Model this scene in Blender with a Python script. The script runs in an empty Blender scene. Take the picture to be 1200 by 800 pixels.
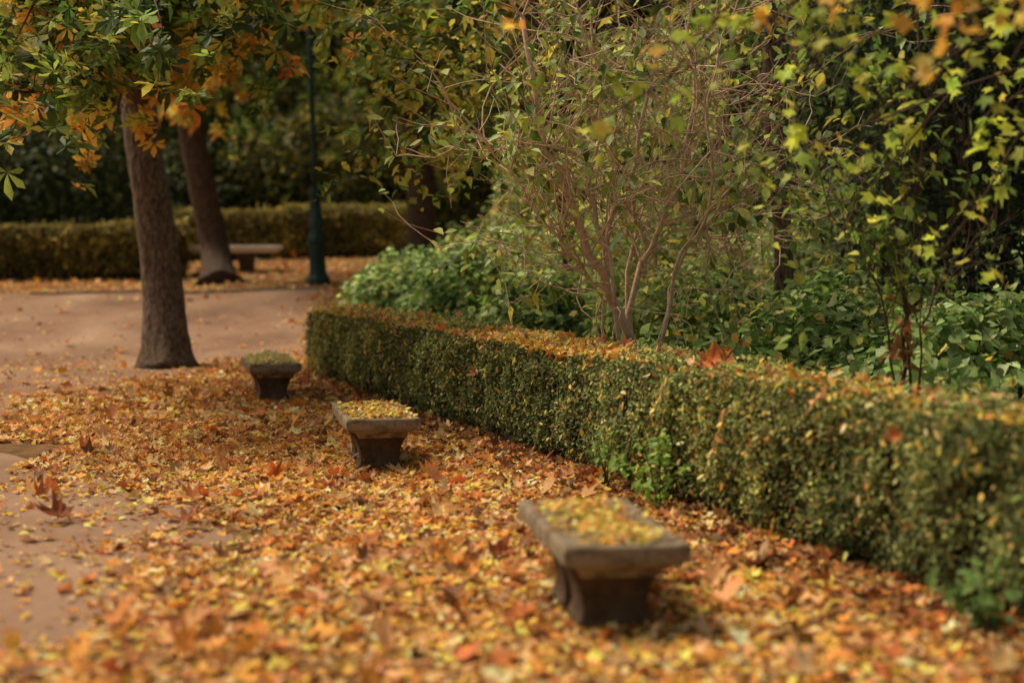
import bpy, math, random
import numpy as np
from mathutils import Vector
random.seed(7); rng=np.random.default_rng(7)
SC=bpy.context.scene; COL=SC.collection
F=1800.; HC=1.8; TH=math.atan(110/1800)
cT,sT=math.cos(TH),math.sin(TH)

# ---------------------------------------------------------------- terrain + projection helpers
def terr(x,y):
    x=np.asarray(x,float); y=np.asarray(y,float)
    s=np.clip((y-23.5)/14.5,0,1); h=.9*s*s*(3-2*s)
    h=h+np.clip(y-38,0,9)*.07
    h=h+.012*np.sin(x*1.9+y*.7)+.01*np.sin(y*2.3-x*1.1)
    h=h+np.clip(x-1.5+ (y-9.5)*.36,0,8)*.03
    return h
def at(px,py,d):
    ry=F*cT+(400-py)*sT; t=d/ry
    return Vector(((px-600)*t, d, HC+(-F*sT+(400-py)*cT)*t))
def gat(px,py):
    d0=3.
    while d0<70:
        p=at(px,py,d0)
        if p.z<=float(terr(p.x,p.y)): break
        d0+=.02
    return Vector((p.x,p.y,float(terr(p.x,p.y))))
def gd(px,d):
    x=(px-600)/F*d
    return Vector((x,d,float(terr(x,d))))
def sn(p,f,seed=0.):
    x,y,z=p[...,0]*f+seed,p[...,1]*f+seed*1.7,p[...,2]*f-seed*.6
    return (np.sin(x*1.3+1.7*np.sin(y*.9+z*.4))+np.sin(y*1.7+1.3*np.sin(z*1.1+x*.6)+2.)+np.sin(z*1.5+1.5*np.sin(x*.8-y*.5)+4.))/3.
def lin(c):
    c=np.asarray(c,float)/255.; return np.where(c<=.04045,c/12.92,((c+.055)/1.055)**2.4)

# ---------------------------------------------------------------- mesh accumulator
class MB:
    def __init__(s): s.v=[];s.f=[];s.c=[];s.m=[];s.n=0
    def add(s,v,f,c=(.3,.3,.3),mi=0):
        v=np.asarray(v,float).reshape(-1,3); f=np.asarray(f,np.int64).reshape(-1,3)
        c=np.asarray(c,float)
        if c.ndim==1: c=np.tile(c,(len(v),1))
        s.v.append(v); s.f.append(f+s.n); s.c.append(c); s.m.append(np.full(len(f),mi)); s.n+=len(v)
    def build(s,name,mats,parent=None,smooth=True):
        v=np.concatenate(s.v); f=np.concatenate(s.f); c=np.concatenate(s.c); m=np.concatenate(s.m)
        me=bpy.data.meshes.new(name)
        me.vertices.add(len(v)); me.vertices.foreach_set('co',v.astype(np.float32).ravel())
        me.loops.add(len(f)*3); me.loops.foreach_set('vertex_index',f.astype(np.int32).ravel())
        me.polygons.add(len(f)); me.polygons.foreach_set('loop_start',np.arange(0,len(f)*3,3,dtype=np.int32))
        me.polygons.foreach_set('material_index',m.astype(np.int32))
        me.polygons.foreach_set('use_smooth',np.full(len(f),smooth))
        a=me.color_attributes.new('Col','FLOAT_COLOR','POINT')
        a.data.foreach_set('color',np.hstack([c,np.ones((len(c),1))]).astype(np.float32).ravel())
        me.update(calc_edges=True); me.validate()
        if not isinstance(mats,(list,tuple)): mats=[mats]
        for q in mats: me.materials.append(q)
        o=bpy.data.objects.new(name,me); COL.objects.link(o)
        if parent is not None: o.parent=parent
        return o
def tag(o,label=None,cat=None,group=None,kind=None):
    if label: o['label']=label
    if cat: o['category']=cat
    if group: o['group']=group
    if kind: o['kind']=kind
    return o
def empty(name,loc=(0,0,0),rz=0):
    o=bpy.data.objects.new(name,None); COL.objects.link(o); o.location=loc; o.rotation_euler=(0,0,rz); o.empty_display_size=.2
    return o

# ---------------------------------------------------------------- leaf templates (x,y), tris
def T_oval(w=.5):
    v=[(0,0),(-.8*w*.5,.25),(-w*.5,.55),(0,1),(w*.5,.55),(.8*w*.5,.25)]
    return np.array(v),np.array([(0,1,2),(0,2,3),(0,3,4),(0,4,5)])
def T_star():
    o=[(180,.33),(-125,.5),(-100,.3),(-75,.42),(-50,.64),(-26,.34),(0,.7),(26,.34),(50,.64),(75,.42),(100,.3),(125,.5)]
    v=[(0,.4)]+[(math.sin(math.radians(a))*r,.4+math.cos(math.radians(a))*r) for a,r in o]
    n=len(o); return np.array(v),np.array([(0,1+i,1+(i+1)%n) for i in range(n)])
def T_palm(k=5):
    v=[];f=[]
    for a in np.linspace(-105,105,k):
        L=1-.35*abs(a)/105.; a=math.radians(a); n=len(v)
        for x,y in ((0,.04),(-.1,.35),(-.19,.7),(0,1),(.19,.7),(.1,.35)):
            x*=L;y*=L; v.append((x*math.cos(a)+y*math.sin(a),-x*math.sin(a)+y*math.cos(a)))
        f+= [(n,n+1,n+2),(n,n+2,n+3),(n,n+3,n+4),(n,n+4,n+5)]
    return np.array(v),np.array(f)
OV=T_oval(.55);NAR=T_oval(.38);WID=T_oval(.72);STAR=T_star();PALM=T_palm(5)

def unit(a): return a/np.maximum(np.linalg.norm(a,axis=-1,keepdims=True),1e-9)
def leaves(mb,pos,size,nrm,cols,tpl,curl=.25,fold=.2,crum=.05,down=0.,mi=0):
    pos=np.asarray(pos,float);n=len(pos)
    if n==0: return
    size=np.broadcast_to(np.asarray(size,float),(n,)); nrm=unit(np.asarray(nrm,float))
    t=rng.normal(size=(n,3)); t[:,2]-=down*2.5
    t=unit(t-nrm*(t*nrm).sum(1,keepdims=True)); b=np.cross(nrm,t)
    P,f=tpl;k=len(P)
    cu=rng.normal(0,curl,n)[:,None]-curl*.5; fo=(rng.normal(0,fold*.5,n)+fold)[:,None]
    z=cu*(P[None,:,1]**2)+fo*np.abs(P[None,:,0])+rng.normal(0,crum,(n,k))
    v=pos[:,None,:]+size[:,None,None]*(P[None,:,0:1]*b[:,None,:]+P[None,:,1:2]*t[:,None,:]+z[:,:,None]*nrm[:,None,:])
    ff=(f[None]+(np.arange(n)*k)[:,None,None]).reshape(-1,3)
    c=np.repeat(np.asarray(cols),k,axis=0)*(1+rng.normal(0,.1,(n*k,1)))
    mb.add(v.reshape(-1,3),ff,np.clip(c,.004,.85),mi)
def pal(n,items,jit=.18):
    cs=np.array([lin(c) for c,w in items]); w=np.array([w for c,w in items],float); w/=w.sum()
    i=rng.choice(len(cs),n,p=w); return cs[i]*np.exp(rng.normal(0,jit,(n,1)))*(1+rng.normal(0,.06,(n,3)))
def tube(mb,pts,rad,sides=6,wob=0.,col=(.1,.08,.06),mi=0,cap=True):
    pts=np.array([tuple(p) for p in pts],float); n=len(pts); rad=np.broadcast_to(np.asarray(rad,float),(n,))
    tg=np.gradient(pts,axis=0); tg=unit(tg)
    ref=np.array([1.,0,0]) if abs(tg[:,0]).mean()<.8 else np.array([0,1.,0])
    a=unit(np.cross(tg,ref)); b=np.cross(tg,a)
    th=np.arange(sides)*2*math.pi/sides
    ring=a[:,None,:]*np.cos(th)[None,:,None]+b[:,None,:]*np.sin(th)[None,:,None]
    r=rad[:,None]*np.ones(sides)[None]
    v=pts[:,None,:]+ring*r[:,:,None]
    f=[]
    for i in range(n-1):
        for j in range(sides):
            k=(j+1)%sides;p,q,s_,t_=i*sides+j,i*sides+k,(i+1)*sides+k,(i+1)*sides+j
            f+=[(p,q,s_),(p,s_,t_)]
    v=v.reshape(-1,3)
    if cap:
        v=np.vstack([v,pts[-1:],pts[:1]]); m=n*sides
        for j in range(sides):
            f.append(((n-1)*sides+j,(n-1)*sides+(j+1)%sides,m)); f.append(((j+1)%sides,j,m+1))
    mb.add(v,f,col,mi)
def curve(pts,n=12,wob=0.):
    P=[Vector(p) for p in pts]; out=[]
    P=[P[0]*2-P[1]]+P+[P[-1]*2-P[-2]]
    seg=len(P)-3
    for i in range(n+1):
        u=i/n*seg; k=min(int(u),seg-1); t=u-k
        a,b,c,d=P[k:k+4]
        q=.5*((2*b)+(c-a)*t+(2*a-5*b+4*c-d)*t*t+(3*b-a-3*c+d)*t**3)
        if wob and 0<i<n: q=q+Vector([random.gauss(0,wob) for _ in range(3)])
        out.append(q)
    return out
def rv(s=1.): return Vector((random.gauss(0,s),random.gauss(0,s),random.gauss(0,s)))
def grow(mb,p,d,L,r,depth,tips,spread=.6,up=.1,kids=(3,5),sides=5,shrink=.6,steps=6,wig=.14):
    pts=[p.copy()]; d=d.normalized(); dirs=[d]
    for i in range(steps):
        d=(d+rv(wig)+Vector((0,0,up*.3))).normalized(); pts.append(pts[-1]+d*(L/steps)); dirs.append(d)
    tube(mb,pts,np.linspace(r,r*.45,len(pts)),sides,cap=False)
    if depth==0:
        tips+= [(q,dirs[i+1]) for i,q in enumerate(pts[1:])]; return
    tips.append((pts[-1],d))
    for k in range(random.randint(*kids)):
        i=random.randint(max(1,steps//4),steps)
        nd=(dirs[i]+rv(spread)+Vector((0,0,up))).normalized()
        grow(mb,pts[i],nd,L*shrink*random.uniform(.7,1.2),r*.6,depth-1,tips,spread,up,kids,max(3,sides-1),shrink,max(3,steps-1),wig)

# ---------------------------------------------------------------- materials
def mat(name):
    m=bpy.data.materials.new(name); m.use_nodes=True; nt=m.node_tree; nt.nodes.clear()
    out=nt.nodes.new('ShaderNodeOutputMaterial'); b=nt.nodes.new('ShaderNodeBsdfPrincipled')
    nt.links.new(b.outputs[0],out.inputs[0]); return m,nt,b,out
def N(nt,t,**k):
    n=nt.nodes.new(t)
    for a,v in k.items():
        if a in n.inputs: n.inputs[a].default_value=v
        else: setattr(n,a,v)
    return n
def leafmat(name,rough=.55,trans=.3,gain=1.3,spec=.25):
    m,nt,b,out=mat(name)
    at_=N(nt,'ShaderNodeAttribute',attribute_name='Col')
    tc=N(nt,'ShaderNodeTexCoord'); no=N(nt,'ShaderNodeTexNoise',Scale=35.,Detail=2.)
    nt.links.new(tc.outputs['Object'],no.inputs['Vector'])
    mr=N(nt,'ShaderNodeMapRange'); mr.inputs['To Min'].default_value=.68; mr.inputs['To Max'].default_value=1.32
    nt.links.new(no.outputs[0],mr.inputs[0])
    mu=N(nt,'ShaderNodeVectorMath',operation='SCALE'); nt.links.new(at_.outputs['Color'],mu.inputs[0]); nt.links.new(mr.outputs[0],mu.inputs['Scale'])
    nt.links.new(mu.outputs[0],b.inputs['Base Color']); b.inputs['Roughness'].default_value=rough; b.inputs['Specular IOR Level'].default_value=spec
    tr=N(nt,'ShaderNodeBsdfTranslucent'); m2=N(nt,'ShaderNodeVectorMath',operation='SCALE'); m2.inputs['Scale'].default_value=gain
    nt.links.new(mu.outputs[0],m2.inputs[0]); nt.links.new(m2.outputs[0],tr.inputs[0])
    mx=N(nt,'ShaderNodeMixShader'); mx.inputs[0].default_value=trans
    nt.links.new(b.outputs[0],mx.inputs[1]); nt.links.new(tr.outputs[0],mx.inputs[2]); nt.links.new(mx.outputs[0],out.inputs[0])
    return m
M_LEAF=leafmat('living_leaf',.55,.38,1.6,.2); M_DRY=leafmat('dry_leaf',.7,.2,1.2,.2); M_HEDGE=leafmat('box_leaf',.6,.24,1.4,.2)
def noisemat(name,stops,scale=6.,rough=.85,bump=.3,bscale=40.,bdist=.02,stretch=(1,1,1),detail=8.,spec=.2):
    m,nt,b,out=mat(name)
    tc=N(nt,'ShaderNodeTexCoord'); mp=N(nt,'ShaderNodeMapping'); mp.inputs['Scale'].default_value=stretch
    nt.links.new(tc.outputs['Object'],mp.inputs[0])
    no=N(nt,'ShaderNodeTexNoise',Scale=scale,Detail=detail,Roughness=.68); nt.links.new(mp.outputs[0],no.inputs['Vector'])
    cr=N(nt,'ShaderNodeValToRGB'); el=cr.color_ramp.elements
    while len(el)<len(stops): el.new(.5)
    for e,(p,c) in zip(el,stops): e.position=p; e.color=tuple(lin(c))+(1,)
    nt.links.new(no.outputs[0],cr.inputs[0]); nt.links.new(cr.outputs[0],b.inputs['Base Color'])
    n2=N(nt,'ShaderNodeTexNoise',Scale=bscale,Detail=6.,Roughness=.7); nt.links.new(mp.outputs[0],n2.inputs['Vector'])
    bu=N(nt,'ShaderNodeBump',Strength=bump,Distance=bdist); nt.links.new(n2.outputs[0],bu.inputs['Height']); nt.links.new(bu.outputs[0],b.inputs['Normal'])
    b.inputs['Roughness'].default_value=rough; b.inputs['Specular IOR Level'].default_value=spec
    return m
M_GROUND=noisemat('leaf_mould',[(.3,(74,50,30)),(.5,(118,84,50)),(.7,(158,114,68))],3.,.95,.8,30.,.03)
M_PATH=noisemat('packed_earth',[(.3,(112,84,66)),(.45,(134,104,82)),(.57,(150,120,96)),(.74,(172,142,116))],.55,.97,.5,60.,.012,(1,.55,1),6.,.1)
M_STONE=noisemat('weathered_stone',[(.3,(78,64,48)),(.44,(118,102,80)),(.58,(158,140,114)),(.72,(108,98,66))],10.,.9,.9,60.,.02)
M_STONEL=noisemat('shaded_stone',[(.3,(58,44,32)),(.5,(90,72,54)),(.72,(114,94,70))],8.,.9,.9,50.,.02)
M_STONEP=noisemat('pale_stone',[(.3,(228,214,196)),(.6,(246,236,222))],5.,.9,.3)
M_EDGE=noisemat('edging_stone',[(.3,(120,104,86)),(.6,(160,142,120))],5.,.9,.3)
M_BARK=noisemat('rough_bark',[(.34,(60,48,38)),(.45,(104,84,68)),(.55,(134,112,92)),(.68,(166,142,118))],26.,.95,1.,30.,.1,(1,1,.3))
M_BARKD=noisemat('dark_bark',[(.3,(52,42,32)),(.5,(88,70,56)),(.7,(114,94,76))],20.,.95,1.,24.,.06,(1,1,.3))
M_TWIG=noisemat('twig_bark',[(.3,(154,122,98)),(.6,(210,180,150))],20.,.8,.3)
M_TWIGD=noisemat('dark_twig_bark',[(.3,(54,42,30)),(.6,(92,72,54))],20.,.8,.3)
M_IRON=noisemat('green_painted_iron',[(.3,(30,50,46)),(.7,(48,74,68))],4.,.5,.1)
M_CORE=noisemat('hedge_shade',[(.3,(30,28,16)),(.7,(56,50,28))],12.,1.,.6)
m_,nt_,b_,o_=mat('lantern_glass'); b_.inputs['Base Color'].default_value=(.5,.5,.45,1); b_.inputs['Roughness'].default_value=.2; M_GLASS=m_

# ---------------------------------------------------------------- ground
def axis(a,b,lo,hi,st):
    inner=np.arange(lo,hi,st); l=lo-np.geomspace(st,lo-a,26)[::-1]; r=hi+np.geomspace(st,b-hi,26)-st*.5
    return np.concatenate([l,inner,r])
def sheet(name,X,Y,zf,mt):
    gx,gy=np.meshgrid(X,Y,indexing='ij') if X.ndim==1 else (X,Y)
    z=zf(gx,gy); n,m=gx.shape
    idx=np.arange(n*m).reshape(n,m)
    a,b,c,d=idx[:-1,:-1].ravel(),idx[1:,:-1].ravel(),idx[1:,1:].ravel(),idx[:-1,1:].ravel()
    f=np.vstack([np.stack([a,b,c],1),np.stack([a,c,d],1)])
    mb=MB(); mb.add(np.stack([gx.ravel(),gy.ravel(),z.ravel()],1),f); return mb.build(name,mt)
g=sheet('ground',axis(-600.,600.,-16,16,.2),axis(-300.,900.,-2,50,.2),terr,M_GROUND); tag(g,kind='structure')
XR=np.array([(-3,-4.),(5.5,-3.6),(6.5,-3.),(7.0,-2.2),(7.8,-1.8),(8.8,-1.8),(9.6,-2.2),(10.45,-2.4),(11.6,-3.2),(13.,-4.6),(15.4,-5.6),(18,-5.7),(20.2,-5.2),(21.5,-4.7),(22.6,-4.9),(24.5,-3.7),(27,-3.6),(30,-4.1),(34.5,-4.3)])
def xr(y): return np.interp(y,XR[:,0],XR[:,1])+.12*np.sin(y*2.1)+.07*np.sin(y*5.3+1)
U=np.linspace(0,1,60)[:,None]; V=np.linspace(-3,34.4,180)[None,:]
px_=-26+(xr(V)+.25-(-26))*(U**.6); py_=V+0*U
pth=sheet('path',px_,py_,lambda x,y:terr(x,y)+.006,M_PATH); tag(pth,kind='structure')
mb=MB()
for k in range(22):
    x0=-10.6+k*.3
    y0=34.55+.035*(x0+7)**2*-.6
    a=Vector((x0,y0,float(terr(x0,y0)))); 
    hx,hy=.142,.09; zt=.06+random.uniform(-.01,.01)
    v=[(a.x+sx*hx,a.y+sy*hy,a.z+(zt if t else -.1)) for t in (0,1) for sx,sy in ((-1,-1),(1,-1),(1,1),(-1,1))]
    mb.add(v,[(0,1,5),(0,5,4),(1,2,6),(1,6,5),(2,3,7),(2,7,6),(3,0,4),(3,4,7),(4,5,6),(4,6,7)])
k_=mb.build('kerb',M_EDGE,smooth=False); tag(k_,kind='structure')

# ---------------------------------------------------------------- hedge
HA=np.array([3.56,4.0]); HB=np.array([-2.97,22.0])
def hedge(name,label,A,B,width,height,n,lsize,items,tpl=OV,stems=True,rag=1.,group=None):
    A=np.array(A,float);B=np.array(B,float);L=np.linalg.norm(B-A);u=(B-A)/L;w=np.array([-u[1],u[0]])
    if w[1]<0: w=-w
    root=empty(name,(0,0,0)); tag(root,label,'hedge',group)
    def W(s,a,z):
        x=A[0]+u[0]*s+w[0]*a; y=A[1]+u[1]*s+w[1]*a
        return np.stack([x,y,z+terr(x,y)],-1)
    sec=int(L/.25)+2; prof=[(.14,.0),(.12,.2),(.13,height*.8),(.22,height-.17),(width*.5,height-.12),(width-.22,height-.17),(width-.13,height*.8),(width-.12,.2),(width-.14,0)]
    vs=[];k=len(prof)
    for i in range(sec):
        s=.1+(L-.2)*i/(sec-1)
        vs.append(W(np.full(k,s),np.array([q[0] for q in prof]),np.array([q[1] for q in prof])))
    v=np.concatenate(vs); f=[]
    for i in range(sec-1):
        for j in range(k-1):
            p=i*k+j; f+=[(p,p+1,p+k+1),(p,p+k+1,p+k)]
    for e in (0,(sec-1)*k):
        for j in range(1,k-1): f.append((e,e+j,e+j+1))
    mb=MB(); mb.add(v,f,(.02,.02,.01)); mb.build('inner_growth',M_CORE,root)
    areas=np.array([L*height,L*width,L*height*.35,width*height,width*height]); face=rng.choice(5,n,p=areas/areas.sum())
    s=rng.uniform(0,L,n); a=rng.uniform(0,width,n); z=height*rng.uniform(0.0,1,n)**.85
    nr=np.zeros((n,3))
    for i,(fs,fa,fz,nn) in enumerate([(None,0,None,(-w[0],-w[1],.25)),(None,None,height,(0,0,1)),(None,width,None,(w[0],w[1],.2)),(0,None,None,(-u[0],-u[1],.2)),(L,None,None,(u[0],u[1],.2))]):
        q=face==i
        if fs is not None: s[q]=fs
        if fa is not None: a[q]=fa
        if fz is not None: z[q]=fz
        nr[q]=nn
    p=W(s,a,z)
    bul=sn(p,1.7,3)*.06*rag+sn(p,6.,1)*.042*rag
    tuft=sn(p,14.,5)+.6*sn(p,31.,8)
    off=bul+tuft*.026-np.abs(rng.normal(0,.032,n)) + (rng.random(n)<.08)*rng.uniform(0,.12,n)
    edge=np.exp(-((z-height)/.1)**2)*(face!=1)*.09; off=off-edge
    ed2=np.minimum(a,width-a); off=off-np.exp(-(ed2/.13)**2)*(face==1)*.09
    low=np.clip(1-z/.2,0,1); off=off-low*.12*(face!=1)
    keep=rng.random(n)>np.maximum(low*.6,(sn(p,5.,21)>.4)*.55)
    p=p+unit(nr)*off[:,None]
    nn=unit(nr)+rng.normal(0,.6,(n,3))+np.array([0,0,.35])
    c=pal(n,items,.28)
    tone=np.exp(.3*sn(p,4.,9)+.22*tuft+off*3.5-.4*low+.15*(face==1))  # shading painted into the leaf colour, darker towards the hedge foot
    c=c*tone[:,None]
    warm=(sn(p,.9,12)>.1)&(rng.random(n)<.32); c[warm]=c[warm]*np.array([1.45,1.15,.85])
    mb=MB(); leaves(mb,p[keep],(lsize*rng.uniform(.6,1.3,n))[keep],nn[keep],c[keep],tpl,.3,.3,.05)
    if stems:   # loose sprigs growing past the clipped surface
        for i in range(int(L*12)):
            s0=random.uniform(.1,L-.1); top=random.random()<.6
            if top: b0=W(np.array([s0]),np.array([random.uniform(.05,width-.05)]),np.array([height-.07]))[0]; dr=Vector((random.gauss(0,.4),random.gauss(0,.4),1))
            else: b0=W(np.array([s0]),np.array([0.03]),np.array([random.uniform(.25,height-.05)]))[0]; dr=Vector((-w[0],-w[1],random.uniform(.1,1.)))+rv(.3)
            l=random.uniform(.08,.22); P=[Vector(b0)+dr.normalized()*l*t for t in (0,.5,1)]
            tube(mb,P,[.003,.002,.0015],3,col=tuple(lin((150,124,84))),cap=False)
            m=8; t=rng.uniform(.3,1.05,m); pp=np.array(b0)+np.array(dr.normalized())*l*t[:,None]+rng.normal(0,.008,(m,3))
            leaves(mb,pp,lsize*rng.uniform(.7,1.1,m),rng.normal(0,.7,(m,3))+np.array([0,0,.6]),pal(m,items,.2)*1.2,tpl,.2,.2,.03)
    mb.build('foliage',M_HEDGE,root)
    if stems:
        mb=MB(); rs=[Vector(W(np.array([s0]),np.array([width*.5]),np.array([.03]))[0]) for s0 in np.linspace(.1,L-.1,90)]
        tube(mb,rs,.03,6)
        for i in range(int(L/.22)):
            c0=rs[min(89,int(i/(L/.22)*90))]; o1=Vector((w[0],w[1],0))*random.uniform(-.28,.28)
            tube(mb,curve([c0,c0+o1*.6+Vector((0,0,.15)),c0+o1+Vector((random.gauss(0,.08),random.gauss(0,.08),.5))],5),np.linspace(.016,.006,6),5)
        mb.build('woody_base',M_TWIGD,root)
    return root,W,L
BOX=[((80,94,50),4),((112,124,68),4.5),((142,150,86),3),((176,168,98),1.3),((186,148,82),.5),((126,100,62),.8)]
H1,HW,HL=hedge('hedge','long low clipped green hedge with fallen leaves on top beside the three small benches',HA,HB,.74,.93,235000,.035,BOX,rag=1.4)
BOX2=[((98,94,44),4),((134,124,60),4),((164,144,70),2),((106,86,44),1)]
a,b=gat(-130,331),gat(215,327)
hedge('hedge','clipped hedge at the far left of the park, left of the leaning dark tree',(a.x,a.y),(b.x,b.y),1.2,1.35,22000,.09,BOX2,stems=False,rag=1.6)
a,b=gd(190,44.5),gd(490,44.)
hedge('hedge','clipped hedge in the far background behind the green lamp post and pale bench',(a.x,a.y),(b.x,b.y),1.2,1.4,22000,.09,BOX2,stems=False,rag=1.6)

# ---------------------------------------------------------------- benches
def rring(hx,hy,z,cr,n=8):
    pts=[]
    for cx,cy,a0 in ((1,1,0),(-1,1,90),(-1,-1,180),(1,-1,270)):
        for k in range(4):
            a=math.radians(a0+k*30); pts.append((cx*(hx-cr)+cr*math.cos(a),cy*(hy-cr)+cr*math.sin(a)))
    out=[]
    for i in range(len(pts)):
        p,q=pts[i],pts[(i+1)%len(pts)]; m=n if i%4==3 else 1
        for j in range(m): out.append((p[0]+(q[0]-p[0])*j/m,p[1]+(q[1]-p[1])*j/m,z))
    return np.array(out)
def loft(mb,rings,rough=.004,fr=14.):
    k=len(rings[0]); v=np.concatenate(rings); f=[]
    for i in range(len(rings)-1):
        for j in range(k):
            q=(j+1)%k; f+=[(i*k+j,i*k+q,(i+1)*k+q),(i*k+j,(i+1)*k+q,(i+1)*k+j)]
    c0=rings[0].mean(0); c1=rings[-1].mean(0); m=len(v); v=np.vstack([v,c0,c1])
    for j in range(k):
        q=(j+1)%k; f.append((q,j,m)); e=(len(rings)-1)*k; f.append((e+j,e+q,m+1))
    v=v+np.stack([sn(v,fr,1),sn(v,fr,5),sn(v,fr,8)*.6],1)*rough
    mb.add(v,f)
def seat_mb(hx,hy,z0,z1):
    t=z1-z0; mb=MB()
    prof=[(.115,0),(.112,.1),(.10,.2),(.08,.29),(.055,.35),(.03,.38),(.028,.42),(.028,.46),(.004,.49),(0,.53),(0,.7),(.001,.88),(.006,.96),(.016,1.),(.045,1.),(.065,.96),(.1,.94),(.16,.94)]
    loft(mb,[rring(hx-i,hy-i,z0+q*t,.014) for i,q in prof],.003)
    return mb
def leg_mb(cy,ht,hx=.19,hy=.16):
    mb=MB(); prof=[(.94,1.,-.06),(.94,1.,.04),(.92,.98,.05),(.86,.93,.065),(.82,.9,.1),(.85,.9,.15),(.92,.93,.2),(1.04,.99,.25),(1.18,1.06,ht)]
    R=[]
    for sx,sy,z in prof:
        r=rring(hx*sx,hy*sy,z,.012,5); r[:,1]+=cy; R.append(r)
    loft(mb,R,.004); return mb
BG='small stone benches lined up along the hedge'
HT=.45
def make_bench(name,label,loc,rz,hy=.68,hx=.3):
    t=empty(name,loc,rz); tag(t,label,'bench',BG)
    seat_mb(hx,hy,HT-.165,HT).build('seat',M_STONE,t,smooth=False)
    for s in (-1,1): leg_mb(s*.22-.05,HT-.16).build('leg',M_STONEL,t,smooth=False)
    return t
def bpos(px,py,br,back=.43):
    p=gat(px,py); return Vector((p.x-math.sin(br)*back,p.y+math.cos(br)*back,p.z))
proto=None; benches=[]
for (px,py,br,lb) in ((722,740,.15,'nearest stone bench, out of focus, with yellow leaves strewn along its seat'),
                   (446,552,.2,'middle stone bench of the row, with a bare twig leaning against its left foot'),
                   (321,470,.25,'leaf covered small stone bench at the far end of the hedge, beside the thick tree')):
    p=bpos(px,py,br)
    if proto is None: proto=make_bench('stone_bench',lb,p,br); benches.append(proto)
    else:
        r=proto.copy(); COL.objects.link(r); r.location=p; r['label']=lb; r.rotation_euler=(0,0,br)
        for ch in list(proto.children):
            c=ch.copy(); COL.objects.link(c); c.parent=r
        benches.append(r)
p=gd(271,40.6)
fb=empty('stone_bench',p,math.radians(90)); tag(fb,'long pale stone bench in the far background behind the leaning dark tree','bench')
seat_mb(.42,1.32,.5,.68).build('seat',M_STONEP,fb,smooth=False)
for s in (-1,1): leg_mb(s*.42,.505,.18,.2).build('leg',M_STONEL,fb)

# ---------------------------------------------------------------- leaf litter
YEL=(240,190,86);ORA=(230,154,70);RUS=(180,106,56);TAN=(240,200,142);BRO=(126,84,50);LEM=(228,206,102);PNK=(232,170,114);DUN=(180,138,86)
def dens(x,y):
    e=x-xr(y)
    d=np.clip(.4+e*1.1+.38*np.sin(x*3.1+y*1.7)+.2*np.sin(x*7.3-y*4.1),.08,1)
    d=np.where(y>24,np.clip(.4+e*1.2,.05,.55),d)
    d=np.where(y>34.4,.5,d)
    hb=(x-HA[0])*.94+(y-HA[1])*.341
    d=np.where((hb>.5)&(y<22),.25,d)
    return d
def scatter(x0,x1,y0,y1,per):
    n=int((x1-x0)*(y1-y0)*per); x=rng.uniform(x0,x1,n); y=rng.uniform(y0,y1,n)
    k=(rng.random(n)<dens(x,y))&(np.abs(x)<y*.36+1.2); x,y=x[k],y[k]; n=len(x)
    p=np.stack([x,y,terr(x,y)+rng.uniform(.004,.028,n)+.02*np.clip(sn(np.stack([x,y,y*0],1),1.8),0,1)],1)
    return p,n
mb=MB()
for (x0,x1,y0,y1,per,sm) in ((-4,3.2,4.5,14,1250,1.),(-8,2,14,25,740,1.1),(-14,4,25,44,130,1.5)):
    for tpl,fr,sz in ((STAR,.045,.108),(STAR,.15,.07),(OV,.42,.055),(NAR,.38,.052)):
        p,n=scatter(x0,x1,y0,y1,per*fr)
        if sz>.08: c=pal(n,[(ORA,2.6),(RUS,2.6),(PNK,2.),(TAN,1.),(BRO,1.2),(DUN,1.4)],.24)
        elif sz>.066: c=pal(n,[(ORA,3),(RUS,1.7),(PNK,2.2),(TAN,2),(DUN,1.),(YEL,2.)],.24)
        else: c=pal(n,[(YEL,4.8),(ORA,2.3),(TAN,2.8),(LEM,1.7),(PNK,1.3),(RUS,1.),(BRO,1.6),(DUN,1.5)],.26)
        q=.8*sn(p,.8,4)+.6*sn(p,2.2,14)
        rust=(rng.random(n)<np.clip(.06+.4*q+np.clip((p[:,1]-10.5)/14,0,.32),.02,.65)); c[rust]=pal(int(rust.sum()),[(RUS,1.9),(ORA,3.),(PNK,1.9),(BRO,.8),(DUN,.8)],.24)
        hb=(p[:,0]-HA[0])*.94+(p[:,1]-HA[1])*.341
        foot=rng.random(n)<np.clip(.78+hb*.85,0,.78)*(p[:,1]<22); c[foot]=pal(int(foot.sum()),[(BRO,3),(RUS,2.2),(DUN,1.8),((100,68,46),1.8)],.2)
        c*=np.exp(.2*sn(p,2.6,7)+.15*sn(p,6.,17))[:,None]
        nn=np.array([0,0,1.])+rng.normal(0,.25,(n,3))
        cl=.5 if sz>.08 else .3
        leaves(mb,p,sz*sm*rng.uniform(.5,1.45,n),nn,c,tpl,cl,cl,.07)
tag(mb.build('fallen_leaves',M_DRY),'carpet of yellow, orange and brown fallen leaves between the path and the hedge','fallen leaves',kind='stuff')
mb=MB(); n=11000
s=rng.uniform(0,HL,n); a=rng.uniform(.03,.72,n); p=HW(s,a,np.full(n,.93)); p[:,2]+=rng.uniform(-.01,.045,n)+sn(p,6.,1)*.03
k=(rng.random(n)<np.clip(.55+.9*sn(p,1.1,2),.2,1)); p=p[k]; n=len(p)
leaves(mb,p,rng.uniform(.03,.08,n),np.array([0,0,1.])+rng.normal(0,.5,(n,3)),pal(n,[(YEL,3),(ORA,2.),(TAN,2),(LEM,1.8),(RUS,.8)]),OV,.3,.3,.06)
n=170; s=rng.uniform(0,HL,n); a=rng.uniform(.03,.72,n); p=HW(s,a,np.full(n,.96))
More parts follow.
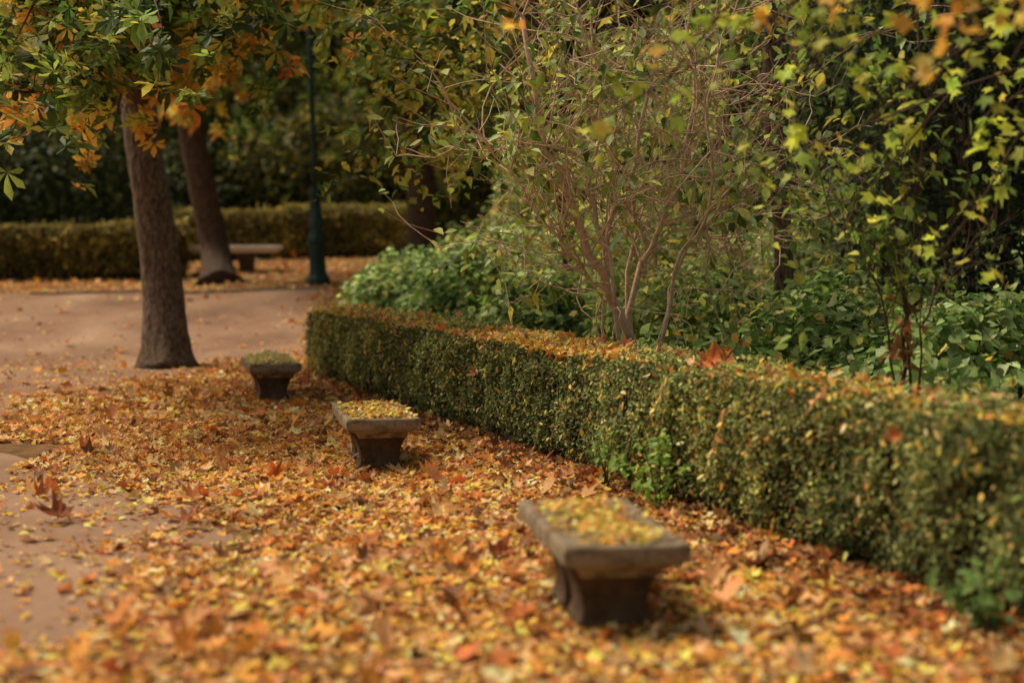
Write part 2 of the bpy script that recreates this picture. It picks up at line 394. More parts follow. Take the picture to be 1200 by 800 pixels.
leaves(mb,p,rng.uniform(.06,.12,n),np.array([0,0,1.])+rng.normal(0,.6,(n,3)),pal(n,[(ORA,2),(RUS,1.2),(PNK,1.8),(DUN,1)]),STAR,.6,.5,.12)
n=1300; s=rng.uniform(0,HL,n); p=HW(s,np.full(n,-.06),.93*rng.random(n)**.7)
k=rng.random(n)<np.clip(.5+.8*sn(p,1.5,8),.1,1); p=p[k]; n=len(p)
leaves(mb,p,rng.uniform(.03,.08,n),np.array([-.94,-.34,.4])+rng.normal(0,.5,(n,3)),pal(n,[(ORA,1.4),(YEL,3),(TAN,1.8),(LEM,1.6),(RUS,.8)]),NAR,.3,.3,.06,down=.8)
tag(mb.build('fallen_leaves',M_DRY),'loose autumn leaves lying on top of and caught in the long hedge','fallen leaves',kind='stuff')
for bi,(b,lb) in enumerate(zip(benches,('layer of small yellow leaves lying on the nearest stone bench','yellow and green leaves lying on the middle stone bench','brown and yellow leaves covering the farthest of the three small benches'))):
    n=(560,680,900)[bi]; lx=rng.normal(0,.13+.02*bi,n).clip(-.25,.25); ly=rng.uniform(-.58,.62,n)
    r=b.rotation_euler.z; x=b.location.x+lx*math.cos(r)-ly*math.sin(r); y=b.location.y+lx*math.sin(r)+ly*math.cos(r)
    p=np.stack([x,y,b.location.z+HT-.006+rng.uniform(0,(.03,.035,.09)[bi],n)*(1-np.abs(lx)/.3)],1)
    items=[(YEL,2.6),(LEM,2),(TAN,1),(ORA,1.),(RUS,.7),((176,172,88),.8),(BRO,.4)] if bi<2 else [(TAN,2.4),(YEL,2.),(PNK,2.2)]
    mb=MB(); leaves(mb,p,rng.uniform(.035,.07,n),np.array([0,-.35 if bi==2 else 0,1.])+rng.normal(0,.33,(n,3)),pal(n,items)*(1.5 if bi==2 else 1.),OV,.25,.25,.05)  # farthest bench: leaf colour brightened to make up for the canopy's shade
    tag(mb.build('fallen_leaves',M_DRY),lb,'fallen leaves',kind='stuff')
def bigleaf(pos,size,nrm,col,label,rot=0.,curl=1.1):
    mb=MB(); nz=Vector(nrm).normalized(); t=Vector((math.cos(rot),math.sin(rot),0)); t=(t-nz*t.dot(nz)).normalized(); b=nz.cross(t)
    P,f=STAR; c=lin(col)
    ring=P[1:]; m=len(ring); O=[]
    for i in range(m):
        a_,b_2=ring[i],ring[(i+1)%m]
        O.append(a_*random.uniform(.9,1.06)); mid=(a_+b_2)/2; O.append(mid+(mid-P[0])*random.uniform(-.14,.08))
    O=np.array(O); k=len(O); inner=P[0]+(O-P[0])*.5
    A=np.vstack([P[:1],inner,O])
    z=curl*((A[:,1]-.4)**2)*.5+curl*np.abs(A[:,0])**1.5*.9+np.array([random.gauss(0,.04) for _ in range(len(A))]); z[0]=-.03
    z[1:1+k]+=.05*np.cos(np.arange(k)*math.pi)
    v=[Vector(pos)+size*(b*o[0]*(1-.15*curl)+t*o[1]+nz*zz) for o,zz in zip(A,z)]
    ff=[(0,1+i,1+(i+1)%k) for i in range(k)]
    for i in range(k):
        j=(i+1)%k; ff+=[(1+i,1+k+i,1+k+j),(1+i,1+k+j,1+j)]
    colr=np.array([c*random.uniform(.75,1.3) for _ in range(len(A))])
    mb.add([tuple(q) for q in v],ff,colr)
    s0=Vector(pos)+size*(t*.07+nz*z[0]); tube(mb,[s0,s0-t*size*.3+nz*size*.06,s0-t*size*.6+nz*size*.18],[size*.014]*3,4,col=tuple(c*.6))
    o=mb.build('fallen_leaf',M_DRY); tag(o,label,'leaf','single large fallen leaves')
def G(px,py,dz=.03): q=gat(px,py); q.z+=dz; return q
bigleaf(G(84,614,.03),.25,(.1,-.35,.95),(150,84,48),'large rust brown leaf lying alone on bare earth at the left edge',rot=2.8)
bigleaf(G(318,566,.02),.17,(.1,-1,.35),(224,126,60),'bright orange leaf standing upright in the carpet left of the middle bench',rot=1.5)
bigleaf(G(570,660,.05),.2,(.2,-.4,1),(168,98,56),'rust brown leaf curled up left of the nearest bench',rot=.4)
bigleaf(G(215,622,.04),.17,(-.3,-.3,1),(166,108,72),'dull brown leaf at the border of path and carpet, right of the lone rust leaf',rot=1.2)
def H(px,dz=.0,a=.2,z=.99):
    k=(px-600)/F
    u=(HB-HA)/np.linalg.norm(HB-HA); w=np.array([.94,.341])
    A0=HA+w*a; s=(k*A0[1]-A0[0])/(u[0]-k*u[1]); q=A0+u*s; return Vector((q[0],q[1],float(terr(q[0],q[1]))+z+dz))
bigleaf(H(822),.22,(-.3,-.8,.6),(210,122,60),'bright orange brown lobed leaf perched on the hedge above the green sprout',rot=.5,curl=.7)
bigleaf(H(855,a=.3),.16,(.3,-.5,.8),(188,114,66),'brown curled leaf on the hedge, just right of the bright orange brown one',rot=2.)
bigleaf(H(728,a=.3),.14,(.1,-.5,.8),(216,142,86),'light orange leaf on the hedge top beside the stems of the twiggy shrub',rot=1.)
bigleaf(H(560,a=-.08,z=.62),.13,(-.9,-.6,.2),(196,122,72),'brown leaf caught in the front face of the hedge behind the middle bench',rot=2.)
bigleaf(H(1060,a=-.1,z=.8),.12,(-.7,-.7,.3),(196,122,66),'blurred orange leaf caught near the top of the hedge at the right',rot=1.2)
for (px,z,lb) in ((845,.62,'pale dry curled leaf stalk hanging on the hedge face below the perched orange leaf'),(772,.72,'long dry straw coloured stalk hanging on the hedge face left of the perched leaf'),(430,.7,'dry stalk hanging on the far part of the hedge, right of the farthest small bench')):
    mb=MB(); q=H(px,a=-.12,z=z); P=curve([q+Vector((.03,0,.14)),q+Vector((0,-.02,.02)),q+Vector((-.05,-.02,-.07)),q+Vector((-.01,-.01,-.16))],10,.004)
    tube(mb,P,np.linspace(.006,.003,11),5,col=tuple(lin((232,188,120))))
    leaves(mb,np.array([tuple(P[i]) for i in (0,2,5,8)]),.08,rng.normal(0,.5,(4,3))+np.array([-.9,-.4,.2]),pal(4,[((226,172,98),1)]),NAR,.6,.3,.06,down=1)
    tag(mb.build('dry_stalk',M_DRY),lb,'dry stalk')

mb=MB()
q0=gat(402,549); q0.z+=.02
q1=at(470,512,q0.y-.15)
mn=curve([q0,q0.lerp(q1,.4)+Vector((0,0,.05)),q1],10,.004); tube(mb,mn,np.linspace(.007,.002,11),4)
for i in (2,3,4,5,6,7,8):
    for s in (-1,1):
        d=Vector((random.uniform(-.6,1),random.gauss(0,.4),random.uniform(.1,1)*s)).normalized(); e=mn[i]+d*random.uniform(.08,.2); e.z=max(e.z,.02)
        tube(mb,curve([mn[i],mn[i].lerp(e,.5)+rv(.01),e],5),np.linspace(.004,.0012,6),3)
tag(mb.build('bare_twig',noisemat('grey_twig',[(.3,(150,122,108)),(.7,(200,176,160))],20.)),'bare branching grey twig leaning against the foot of the middle bench','twig')

# ---------------------------------------------------------------- trees
def trunkmesh(pts,r0,r1,flare=.5,name='trunk',m=None,parent=None,sides=40,n=70):
    mb=MB(); P=curve(pts,n); L=(P[-1]-P[0]).length
    rad=[]
    for q in P:
        h=(q-P[0]).length; rad.append(r0+(r1-r0)*h/L+r0*flare*math.exp(-h/.28)+r0*.12*math.exp(-h/1.2))
    tube(mb,P,rad,sides)
    v=mb.v[0]; ctr=np.repeat(np.array([tuple(q) for q in P]),sides,axis=0); rr=np.repeat(rad,sides)
    m_=len(ctr); d=unit(v[:m_]-ctr); ang=np.arctan2(d[:,1],d[:,0]); hh=v[:m_,2]-P[0].z
    root=.16*np.cos(ang*5+1)*np.exp(-np.clip(hh,0,9)/.3)
    q3=np.stack([np.cos(ang)*3,np.sin(ang)*3,hh*.9],1)
    bark=.04*sn(q3,1.4,3)+.05*sn(q3*np.array([1,1,1.5]),4.,1)+.035*sn(q3*np.array([1,1,2.]),9.,2)
    v[:m_]+=d*((root+bark)*rr)[:,None]
    return mb.build(name,m,parent)
def clusterleaves(mbl,mbt,c,axis,ntw,L,per,size,items,tpl,droop=.5,spread=.8,down=.7,tw=.006,up=1.):
    for k in range(ntw):
        d=(Vector(axis)*.5+rv(spread)+Vector((0,0,-.1))).normalized(); l=L*random.uniform(.6,1.3)
        e=c+d*l+Vector((0,0,-droop*l*.4)); P=curve([c,c.lerp(e,.5)+Vector((0,0,.12*l)),e],6,.01)
        tube(mbt,P,np.linspace(tw,tw*.35,7),3,cap=False)
        n=per; t=rng.uniform(.25,1.05,n)*6; i=np.clip(t.astype(int),0,5); fr=(t-i)[:,None]
        A=np.array([tuple(q) for q in P]); p=A[i]*(1-fr)+A[i+1]*fr+rng.normal(0,.03+.03*L,(n,3))
        nn=np.array([0,0,up])+rng.normal(0,.5,(n,3))+np.array([0,-.35,0])
        col=pal(n,items,.16)*math.exp(random.gauss(0,.18))
        leaves(mbl,p,size*rng.uniform(.65,1.25,n),nn,col,tpl,.35,.15,.03,down=down)
GD=(56,74,34);GM=(88,110,46);GL=(134,150,66);GYG=(178,172,72);GY=(220,180,74);GO=(206,142,60);GR=(164,106,56)
PD=[(GD,3),(GM,3),(GL,.8),(GYG,.3)]; PG=[(GM,3),(GL,3),(GYG,1.3),(GD,1.4),(GY,.4)]; PO=[(GO,2.4),(GY,2.),(GR,.8),(GL,1.2),(GYG,1.3)]; PY=[(GYG,3),(GL,2.8),(GY,1.6),(GM,.8)]
tg=[]
def T(px,py,d,items,k=3): tg.append((at(px,py,d),items,k))
def mk(label,pts,r0,r1,targets,mbark,leafargs,**kw):
    t=empty('tree',(0,0,0)); tag(t,label,'tree',kw.get('group'))
    trunkmesh(pts,r0,r1,kw.get('flare',.5),'trunk',mbark,t)
    P=curve(pts,20); mbl=MB();mbt=MB(); lf=kw.get('limbfrom',.72); limr=kw.get('limr',.06)
    for q0,items,k in targets:
        s=P[int(20*random.uniform(lf,.98))]; L=(q0-s).length
        mid=s.lerp(q0,.5)+Vector((random.gauss(0,.2),random.gauss(0,.2),L*.12+kw.get('arch',0)))
        C_=curve([s,mid,q0],10,.03); tube(mbt,C_,np.linspace(limr*min(1,.3+L*.12),.006,11),6)
        for q in C_[-4:]:
            clusterleaves(mbl,mbt,q,(q0-s).normalized(),k,items=items,**leafargs)
    mbl.build('crown',M_LEAF,t); mbt.build('branches',kw.get('mtw',M_TWIGD),t)
    return t
for i in range(40): T(random.uniform(-60,310),random.uniform(-120,40),random.uniform(15,22),PD if random.random()<.6 else PG,3)
for i in range(14): T(random.uniform(-40,150),random.uniform(30,100),random.uniform(14,22),random.choice([PD,PD,PG]),2)
for (x,y,d) in ((30,160,14),(10,130,14),(130,180,18),(60,110,16),(190,70,17),(210,100,18),(240,60,18),(235,110,20),(400,-10,18),(440,-5,17),(275,50,18),(330,0,18),(370,5,18),(300,30,18),(90,75,16),(20,90,15),(160,50,16)): T(x,y,d,PO,1)
for (x,y,d) in ((90,60,14.5),(130,40,14),(60,70,14),(160,90,16),(40,100,14),(190,30,14),(100,110,17),(250,20,15),(290,0,16),(345,-20,17),(385,-15,17),(420,-25,17),(450,-10,17),(310,60,19)): T(x,y,d,random.choice([PG,PD]),2)
b=gat(196,430)
mk('large chestnut tree with thick straight grey trunk, left of the farthest small bench',
   [b+Vector((0,0,-.1)),at(190,330,23.4),at(177,230,23.5),at(165,150,23.6),at(158,40,23.8),at(150,-110,24)],.31,.22,tg,M_BARK,dict(L=.6,per=6,size=.22,tpl=PALM,up=.7),limbfrom=.66)
tg=[]
for i in range(24): T(random.uniform(150,290),random.uniform(-60,100),random.uniform(34,40),random.choice([PG,PD,PD,PY]),2)
for i in range(18): T(random.uniform(290,470),random.uniform(-80,30),random.uniform(33,40),random.choice([PG,PY,PG]),2)
for i in range(6): T(random.uniform(180,280),random.uniform(60,130),random.uniform(32,38),PO,2)
for (x,y) in ((300,130),(285,170),(320,150),(300,90),(410,80),(420,120),(405,150),(330,60)): T(x,y,40.5,random.choice([PD,PG]),2)
b=gat(258,333)
mk('dark leaning tree standing in front of the long pale bench',[b+Vector((0,0,-.1)),at(252,290,38),at(235,210,38),at(222,140,38),at(210,20,38),at(200,-80,38)],.36,.24,tg,M_BARKD,dict(L=.7,per=9,size=.27,tpl=PALM),flare=.45,arch=.5)
tg=[]
for i in range(24): T(random.uniform(440,660),random.uniform(-60,70),random.uniform(31,37),random.choice([PG,PY,PG]),3)
for i in range(8): T(random.uniform(545,660),random.uniform(70,170),random.uniform(31,37),random.choice([PG,PY,PY]),3)
b=gd(492,35)
mk('dark trunked tree behind the leafy bush to the right of the lamp post',[b,at(494,240,35),at(486,140,35),at(472,40,35),at(462,-60,35)],.34,.26,tg,M_BARKD,dict(L=.9,per=9,size=.24,tpl=PALM),flare=.2)
tg=[]
for (x,y,dd) in ((410,190,17),(440,165,17),(455,195,17.5),(480,150,17),(520,130,17),(500,185,17.5),(540,170,17.5),(550,90,17),(430,60,16.5),(470,40,17),(500,80,17),(560,30,17),(600,60,17),(590,120,17),(460,110,17),(425,20,16.5),(630,160,18),(640,90,18),(420,100,17),(520,40,17),(400,40,17),(540,210,17.5),(580,180,17.5)): T(x,y,dd,random.choice([PY,PG,PG]),2)
b=gd(660,19.5)
mk('slim tree among the bushes whose yellow green branches reach left over the hedge end',[b,at(664,300,19.5),at(650,200,19.3),at(636,90,19.2),at(622,-60,19)],.06,.045,tg,M_BARK,dict(L=.5,per=8,size=.13,tpl=OV,tw=.004),flare=.2,limbfrom=.45,limr=.022)
tg=[]
for i in range(16): T(random.uniform(740,980),random.uniform(-60,80),random.uniform(22,28),random.choice([PD,PY,PG]),3)
b=gd(868,26)
mk('leaning brown tree in the wood behind the twiggy shrub',[b,at(862,240,26),at(850,160,26),at(872,60,26),at(900,-60,26)],.3,.22,tg,M_BARK,dict(L=.9,per=8,size=.17,tpl=OV),flare=.2)
tg=[]
for i in range(12): T(random.uniform(850,1000),random.uniform(-40,90),random.uniform(16,20),random.choice([PD,PG,PD]),2)
for (x,y) in ((880,180),(900,110)): T(x,y,15.6,PG,1)
b=gd(918,16.5)
mk('slim pale trunk standing among green bushes to the right of the leaning tree',[b,at(918,290,16.5),at(910,210,16.5),at(904,100,16.5),at(900,-60,16.5)],.105,.08,tg,M_BARK,dict(L=.7,per=8,size=.12,tpl=OV),flare=.2)

def shrub(label,stems,depth,L,r,leafn,lsize,items,mtw=M_TWIG,spread=.5,up=.25,tpl=OV,kids=(3,5),name='shrub',nb=2,wig=.14,patch=False,pr=.75):
    t=empty(name,(0,0,0)); tag(t,label,'shrub'); mbt=MB(); tips=[]
    for pts,ra in stems:
        P=curve(pts,16,.025); tube(mbt,P,np.linspace(ra,ra*.4,17),7)
        for i in range(5,17):
            for z in range(nb):
                if random.random()<pr:
                    d=((P[i]-P[i-1]).normalized()*.7+rv(spread)+Vector((0,0,up))).normalized()
                    grow(mbt,P[i],d,L*random.uniform(.5,1.4),r,depth,tips,spread,up*.6,kids,4,wig=wig)
    mbt.build('stems',mtw,t)
    mbl=MB(); A=np.array([tuple(q[0]) for q in tips]); k=rng.choice(len(A),min(leafn,len(A)*3)) ; p=A[k]+rng.normal(0,.035,(len(k),3))
    if patch: q=rng.random(len(p))<np.clip(.5+1.1*sn(p,2.,5),.05,1); p=p[q]
    c=pal(len(p),items,.22); leaves(mbl,p,lsize*rng.uniform(.6,1.35,len(p)),np.array([0,-.3,1.])+rng.normal(0,.55,(len(p),3)),c,tpl,.3,.25,.03,down=.7)
    mbl.build('foliage',M_LEAF,t); return t
d=14.2
st=[([gd(740,d),at(735,390,d),at(700,310,d-.2),at(668,240,d-.3),at(635,150,d-.4),at(612,20,d-.4)],.055),
    ([gd(746,d+.1),at(728,380,d),at(712,330,d),at(722,250,d+.2),at(742,200,d+.2),at(770,60,d+.3)],.04),
    ([gd(752,d+.3),at(742,360,d+.3),at(765,280,d+.4),at(800,200,d+.5),at(812,90,d+.5),at(800,-40,d+.5)],.036),
    ([gd(730,d+.3),at(735,320,d+.5),at(742,230,d+.6),at(700,120,d+.6),at(690,-20,d+.6)],.026),
    ([gd(764,d+.2),at(775,380,d+.2),at(800,300,d+.4),at(850,215,d+.4),at(890,130,d+.4)],.02),
    ([gd(720,d-.2),at(700,350,d-.2),at(655,280,d-.3),at(595,200,d-.3),at(530,130,d-.3)],.016),
    ([gd(736,d),at(722,330,d-.3),at(690,220,d-.4),at(705,110,d-.4),at(665,-20,d-.4)],.022),
    ([gd(756,d),at(790,330,d-.3),at(830,240,d-.4),at(830,110,d-.4),at(870,-20,d-.4)],.02)]
shrub('tall twiggy shrub with thin tan stems and sparse leaves behind the hedge middle',st,1,1.15,.0095,2800,.125,[(GL,3),(GM,3),((166,174,90),3),(GYG,1.4),((160,180,124),1.5)],kids=(3,6),spread=.9,up=.1,wig=.22,patch=True,pr=.8)
d=17.
st=[]
for k in range(8):
    x=815+random.gauss(0,40); lean=random.uniform(-160,160)
    st.append(([gd(x,d),at(x+lean*.2,360,d),at(x+lean*.5,270,d+random.gauss(0,.3)),at(x+lean*.9+random.gauss(0,20),170,d+random.gauss(0,.4)),at(x+lean*1.3,60,d)],.018))
shrub('thinner tangle of pale arching twigs between the tall twiggy shrub and the slim pale trunk',st,1,1.15,.0085,2100,.125,[((166,176,96),3),(GL,3),((170,188,126),1.2),(GYG,1.4)],kids=(3,5),spread=.9,up=.0,wig=.2,patch=True,pr=.65)
d=10.6
st=[([gd(1055,d),at(1058,420,d),at(1062,330,d),at(1075,250,d),at(1085,130,d),at(1075,20,d)],.018),
    ([gd(1065,d+.2),at(1070,400,d),at(1050,300,d),at(1052,210,d),at(1030,120,d)],.012),
    ([gd(1050,d),at(1045,420,d),at(1020,330,d),at(985,270,d+.2),at(960,190,d+.2)],.011),
    ([gd(1070,d),at(1085,380,d),at(1120,320,d+.2),at(1165,250,d+.2)],.01)]
shrub('slender sapling with thin dark stems and green leaves behind the hedge at the right',st,1,.5,.005,950,.095,[(GM,3),(GL,3.8),(GYG,1.6),(GD,.6)],M_TWIGD,name='sapling',wig=.2,patch=True)
mb=MB()
p=np.array([tuple(at(1056+random.gauss(0,9),400+random.gauss(0,20),d-.06+random.gauss(0,.05))) for _ in range(46)])
leaves(mb,p,rng.uniform(.04,.08,46),np.array([0,-1.,.1])+rng.normal(0,.5,(46,3)),pal(46,[((156,110,72),2),((130,92,60),2),((196,142,92),1)]),WID,.6,.7,.15,down=1.)
tag(mb.build('dead_leaves',M_DRY),'bunch of withered brown leaves hanging on the sapling behind the hedge','dead leaves',kind='stuff')

# ---------------------------------------------------------------- bushes
def bush(label,c,rx,ry,h,n,size,items,tpl=OV,name='bush',bottom=0.,lump=.3,tonev=.28):
    t=empty(name,tuple(c)); tag(t,label,'bush')
    d=unit(rng.normal(size=(n,3))); d[:,2]=np.abs(d[:,2])
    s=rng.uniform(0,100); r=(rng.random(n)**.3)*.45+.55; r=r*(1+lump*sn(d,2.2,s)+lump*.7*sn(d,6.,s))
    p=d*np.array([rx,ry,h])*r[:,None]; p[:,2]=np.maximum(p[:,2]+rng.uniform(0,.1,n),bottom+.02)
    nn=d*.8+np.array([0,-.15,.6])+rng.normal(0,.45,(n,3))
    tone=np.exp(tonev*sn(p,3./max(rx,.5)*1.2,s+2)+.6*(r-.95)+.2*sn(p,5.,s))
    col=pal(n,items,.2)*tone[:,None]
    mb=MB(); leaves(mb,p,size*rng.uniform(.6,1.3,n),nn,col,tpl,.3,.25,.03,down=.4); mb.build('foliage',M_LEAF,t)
    mb=MB()
    for k in range(9):
        a=random.uniform(0,6.28); e=Vector((math.cos(a)*rx*.6,math.sin(a)*ry*.6,h*random.uniform(.5,.85)))
        tube(mb,curve([Vector((random.gauss(0,.08),random.gauss(0,.08),-.05)),e*.5+Vector((0,0,.15*h)),e],7,.02),np.linspace(.02,.006,8),5)
    mb.build('stems',M_TWIGD,t); return t
IVY=[((80,102,50),3),((114,138,70),3.5),((148,168,96),2.2),((176,190,132),.8),((182,174,82),.6)]
IVL=[((96,118,58),3),((134,150,78),3),((168,170,90),1.8),((202,188,86),.9),((146,166,110),.9)]
DK=[((28,38,22),4),((42,56,30),3),((66,74,36),1)]
bush('dense dark green bush at the far end of the long hedge',gd(475,25),1.3,1.6,1.45,5200,.12,IVY,WID)
bush('broad glossy leaved bush behind the hedge to the left of the twiggy shrub',gd(590,21.5),1.6,1.6,1.7,7000,.13,IVY,WID)
bush('rounded green bush directly left of the stems of the twiggy shrub',gd(665,17.5),1.05,1.3,1.35,4800,.12,IVY,WID)
bush('light green leafy bush in the middle distance behind the twiggy shrub',gd(760,20),1.9,1.6,2.1,6500,.12,IVL)
bush('pale green bush between the twiggy shrub and the slim trunk',gd(850,16.),1.2,1.2,1.4,4600,.11,IVL)
bush('green bush around the foot of the slim trunk',gd(950,15.7),1.2,1.2,1.2,4600,.12,IVY,WID)
bush('leafy green bush behind the slender sapling at the right',gd(1040,14.),1.4,1.1,1.35,5400,.115,IVY,WID)
bush('shaded green bush behind the hedge at the right edge',gd(1165,12.6),1.3,1.,1.25,4800,.115,IVY,WID)
bush('tall light green bush with autumn tints behind the rounded bushes, left of the twiggy shrub',gd(665,26),1.9,1.6,3.4,6500,.14,IVL+[((216,184,76),1.2)],tonev=.5)
bush('very tall pale green bush in the wood behind the leaning brown tree',gd(815,30),2.4,2.,5.,5500,.19,IVL,tonev=.7)
bush('mid green bush in the wood right of the slim pale trunk',gd(985,22),1.5,1.5,2.6,5000,.13,IVL,tonev=.6)
bush('very dark evergreen filling the upper right corner',gd(1150,18.5),1.9,1.8,7.2,12000,.13,DK,NAR,name='evergreen_tree',tonev=.5)
bush('dark evergreen further back to the left of the corner evergreen',gd(1010,25),2.3,2.,8,9500,.16,DK,NAR,name='evergreen_tree',tonev=.5)
bush('dark evergreen bush behind the far left hedge',gd(40,46),4.,2.,4.2,6000,.26,[((44,58,28),3),((66,78,36),2),((98,98,44),1)])
bush('olive green bush behind the far hedge, right of the lamp post',gd(400,49),4.5,2.,4.6,7000,.26,[((78,82,36),3),((114,110,46),2),((160,142,60),1)])
bush('dark bush behind the far hedge and the leaning tree',gd(250,50),4.,2.,3.6,6000,.26,[((54,62,28),3),((80,84,38),2),((112,106,46),1)])
for o in bpy.data.objects:
    if o.name.startswith('evergreen_tree'): o['category']='tree'

n=72000
y=7+25*rng.random(n)**1.3; x=rng.uniform(-4,13,n)
hb=(x-HA[0])*.94+(y-HA[1])*.341
k=(hb>.9)&(x<y*.37+1.)&((y<22)|(x>-1.5)); x,y,hb=x[k],y[k],hb[k]; n=len(x)
b3=np.stack([x,y,0*x],1); hh=.7+.24*sn(b3,1.3,2)+.16*sn(b3,3.4,6)+.03*(y-8); hh*=np.clip((hb-.8)/.8,.4,1)
z=terr(x,y)+hh*(.35+.65*rng.random(n)**.45)
p=np.stack([x,y,z],1)
c=pal(n,IVY,.2)*np.exp(.28*sn(p,2.1,1)+.22*sn(p,6.,3))[:,None]
yl=rng.random(n)<.05; c[yl]=pal(int(yl.sum()),[(YEL,2),(ORA,1),(TAN,1)])
mb=MB(); leaves(mb,p,.095*rng.uniform(.6,1.4,n)*(1+.02*(y-8)),np.array([0,-.35,1.])+rng.normal(0,.5,(n,3)),c,WID,.3,.25,.03,down=.3)
tag(mb.build('undergrowth',M_LEAF),'dense low green undergrowth covering the ground behind the hedge','undergrowth',kind='stuff')

mb=MB(); nx=120; nz=14
def wall(x): return 54-np.clip((x+1)*1.1,0,20)+1.2*np.sin(x*.6)+.8*np.sin(x*1.7)
X=np.linspace(-34,26,nx); Z=np.linspace(-.5,17,nz); gx,gz=np.meshgrid(X,Z,indexing='ij')
P3=np.stack([gx,wall(gx)+1.2,gz],-1); P3[...,1]+=sn(P3,.9)*1.; idx=np.arange(nx*nz).reshape(nx,nz)
a,b,c_,d_=idx[:-1,:-1].ravel(),idx[1:,:-1].ravel(),idx[1:,1:].ravel(),idx[:-1,1:].ravel()
mb.add(P3.reshape(-1,3),np.vstack([np.stack([a,b,c_],1),np.stack([a,c_,d_],1)]),(.02,.026,.012))
n=52000; x=rng.uniform(-24,22,n); z=rng.uniform(.3,13,n); p=np.stack([x,wall(x)-rng.random(n)**1.5*1.8,z],1)
p[:,1]-=sn(p,.8,3)*1.
left=np.clip((4-x)/6,0,1)[:,None]
c=pal(n,[((38,50,26),3),((56,68,34),2),((88,92,44),1)],.25)*(1-left)+pal(n,[((94,98,44),3),((132,124,54),2),((176,156,68),1),((62,70,36),1.6)],.25)*left
c*=np.exp(.6*sn(p,.8,5)+.3*sn(p,2.5,1))[:,None]
leaves(mb,p,rng.uniform(.2,.42,n),np.array([0,-.8,.6])+rng.normal(0,.5,(n,3)),c,OV,.3,.25,.03,down=.5)
tag(mb.build('distant_wood',M_LEAF),'distant mass of dark and olive trees closing off the background','wood',kind='stuff')

# ---------------------------------------------------------------- lamp post
def lathe(mb,prof,sides=16,flute=0.):
    th=np.arange(sides)*2*math.pi/sides; vs=[]
    for r,z in prof:
        rr=r*(1+flute*np.cos(th*8)); vs.append(np.stack([rr*np.cos(th),rr*np.sin(th),np.full(sides,z)],1))
    k=sides; f=[]
    for i in range(len(prof)-1):
        for j in range(k):
            q=(j+1)%k; f+=[(i*k+j,i*k+q,(i+1)*k+q),(i*k+j,(i+1)*k+q,(i+1)*k+j)]
    v=np.concatenate(vs); m=len(v); v=np.vstack([v,[0,0,prof[0][1]],[0,0,prof[-1][1]]])
    for j in range(k):
        q=(j+1)%k; f.append((q,j,m)); e=(len(prof)-1)*k; f.append((e+j,e+q,m+1))
    mb.add(v,f)
lp=empty('lamp_post',gat(373,333)); tag(lp,'tall dark green iron lamp post standing at the back edge of the path','lamp post'); lp.rotation_euler=(0,math.radians(-1.6),0)
mb=MB(); lathe(mb,[(.27,-.05),(.27,.14),(.24,.17),(.2,.24),(.19,.3),(.185,.95),(.225,.99),(.225,1.06),(.17,1.12),(.14,1.3),(.18,1.36),(.18,1.43),(.13,1.5),(.13,2.05),(.16,2.1),(.16,2.17),(.07,2.25)],48,.05); mb.build('base',M_IRON,lp)
PT=7.4
mb=MB(); lathe(mb,[(.065,2.24),(.06,3),(.05,PT)],32,.06); mb.build('pole',M_IRON,lp)
mb=MB(); lathe(mb,[(.07,3.4),(.09,3.44),(.09,3.5),(.065,3.54)],24); mb.build('collar',M_IRON,lp)
mb=MB(); lathe(mb,[(.07,PT),(.12,PT+.05),(.05,PT+.15),(.16,PT+.2),(.17,PT+.24),(.12,PT+.25)],24); ln=mb.build('lantern',M_IRON,lp)
mb=MB(); lathe(mb,[(.13,PT+.26),(.24,PT+.8)],6); mb.build('pane',M_GLASS,ln)
mb=MB(); lathe(mb,[(.27,PT+.805),(.28,PT+.83),(.12,PT+1.),(.04,PT+1.04),(.03,PT+1.15),(.005,PT+1.2)],6); mb.build('cap',M_IRON,ln)

# ---------------------------------------------------------------- overhanging tree at the right
tg=[]
for (x,y,dd) in ((715,135,9),(880,70,8.5),(930,110,9),(985,60,8.5),(1010,150,9),(950,30,8),(1060,90,9),(1130,170,9),(830,30,8.5),(900,200,10),(1160,110,8.5),(780,95,9),(860,165,9.5),(1100,300,9.5),(1020,220,10),(1150,240,9.5)): T(x,y,dd,[((176,186,70),3),((150,172,72),2.4),((206,190,80),1.2)],1)
for (x,y,dd) in ((930,-10,8),(1000,10,7.5),(1080,5,7.5),(1150,15,7),(1195,35,7),(620,5,9),(780,15,9),(1120,30,6.8),(1180,10,6.8)): T(x,y,dd,[(GY,3),(GO,2),(GYG,1.4)],1)
mk('tree at the right whose blurred yellow green branches hang over the hedge',[Vector((5.2,9.6,0)),Vector((5.15,9.6,2)),Vector((5.1,9.5,4)),Vector((5.,9.4,7))],.2,.13,tg,M_BARK,dict(L=.28,per=5,size=.095,tpl=STAR,tw=.003),limbfrom=.5,limr=.012)

def sprout(label,base,n,h,size,items):
    t=empty('green_plant',tuple(base)); tag(t,label,'plant'); mb=MB();ml=MB()
    for k in range(8):
        e=Vector((random.gauss(-.04,h*.4),random.gauss(-.08,h*.2),h*random.uniform(.4,1.1))); P=curve([Vector((0,0,0)),e*.5+Vector((0,0,.05)),e],6)
        tube(mb,P,np.linspace(.005,.002,7),4,col=(.08,.1,.03))
        A=np.array([tuple(q) for q in P[1:]]); i=rng.integers(0,6,n//8); p=A[i]+rng.normal(0,.025,(len(i),3))
        leaves(ml,p,size*rng.uniform(.6,1.3,len(i)),np.array([-.3,-.4,1.])+rng.normal(0,.4,(len(i),3)),pal(len(i),items,.2),OV,.3,.2,.02,down=.3)
    mb.build('stems',M_LEAF,t); ml.build('leaves',M_LEAF,t)
FR=[((130,164,68),3),((160,190,88),2),((104,138,58),2)]
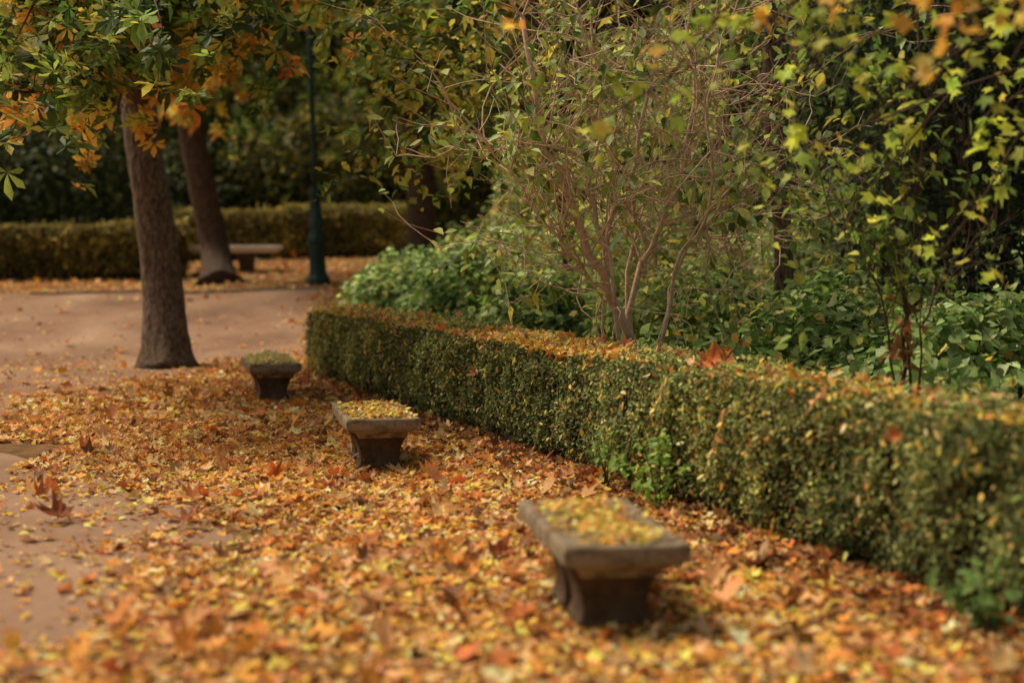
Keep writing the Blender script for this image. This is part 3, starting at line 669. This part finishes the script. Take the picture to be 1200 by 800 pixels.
q=H(775,a=-.2,z=0.); sprout('fresh bright green sprout at the foot of the hedge below the orange perched leaf',q,150,.55,.065,FR)
q=H(712,a=-.15,z=0.); sprout('smaller fresh green sprout at the hedge foot to the left of the brighter sprout',q,56,.42,.05,FR)
q=H(1165,a=-.2,z=0.); sprout('blurred leafy plant low in front of the hedge at the right edge',q,100,.35,.075,[((100,130,66),3),((124,152,86),1.5)])

# ---------------------------------------------------------------- light, world, camera
w=bpy.data.worlds.new('World'); SC.world=w; w.use_nodes=True; nt=w.node_tree; nt.nodes.clear()
EL=math.radians(54); AZ=math.radians(-60)
sky=nt.nodes.new('ShaderNodeTexSky'); sky.sky_type='NISHITA'; sky.sun_disc=False; sky.sun_elevation=EL; sky.sun_rotation=AZ; sky.dust_density=4.; sky.air_density=1.
hs=nt.nodes.new('ShaderNodeMix'); hs.data_type='RGBA'; hs.blend_type='MULTIPLY'; hs.inputs[0].default_value=1.; hs.inputs[7].default_value=(1.,.85,.63,1)
bg=nt.nodes.new('ShaderNodeBackground'); bg.inputs[1].default_value=.145; ow=nt.nodes.new('ShaderNodeOutputWorld')
nt.links.new(sky.outputs[0],hs.inputs[6]); nt.links.new(hs.outputs[2],bg.inputs[0]); nt.links.new(bg.outputs[0],ow.inputs[0])
sl=bpy.data.lights.new('sun','SUN'); sl.energy=3.4; sl.angle=math.radians(22); sl.color=(1,.91,.75)
so=bpy.data.objects.new('sun',sl); COL.objects.link(so)
dv=Vector((math.sin(AZ)*math.cos(EL),math.cos(AZ)*math.cos(EL),math.sin(EL))); so.rotation_euler=dv.to_track_quat('Z','Y').to_euler()
SC.view_settings.view_transform='Standard'; SC.view_settings.look='None'; SC.view_settings.exposure=0
cd=bpy.data.cameras.new('camera'); cd.sensor_width=36; cd.lens=36*F/1200; cd.clip_end=2000
cd.dof.use_dof=True; cd.dof.focus_distance=13.5; cd.dof.aperture_fstop=.8
co=bpy.data.objects.new('camera',cd); COL.objects.link(co); co.location=(0,0,HC); co.rotation_euler=(math.pi/2-TH,0,0); SC.camera=co
print('verts',sum(len(m.vertices) for m in bpy.data.meshes))
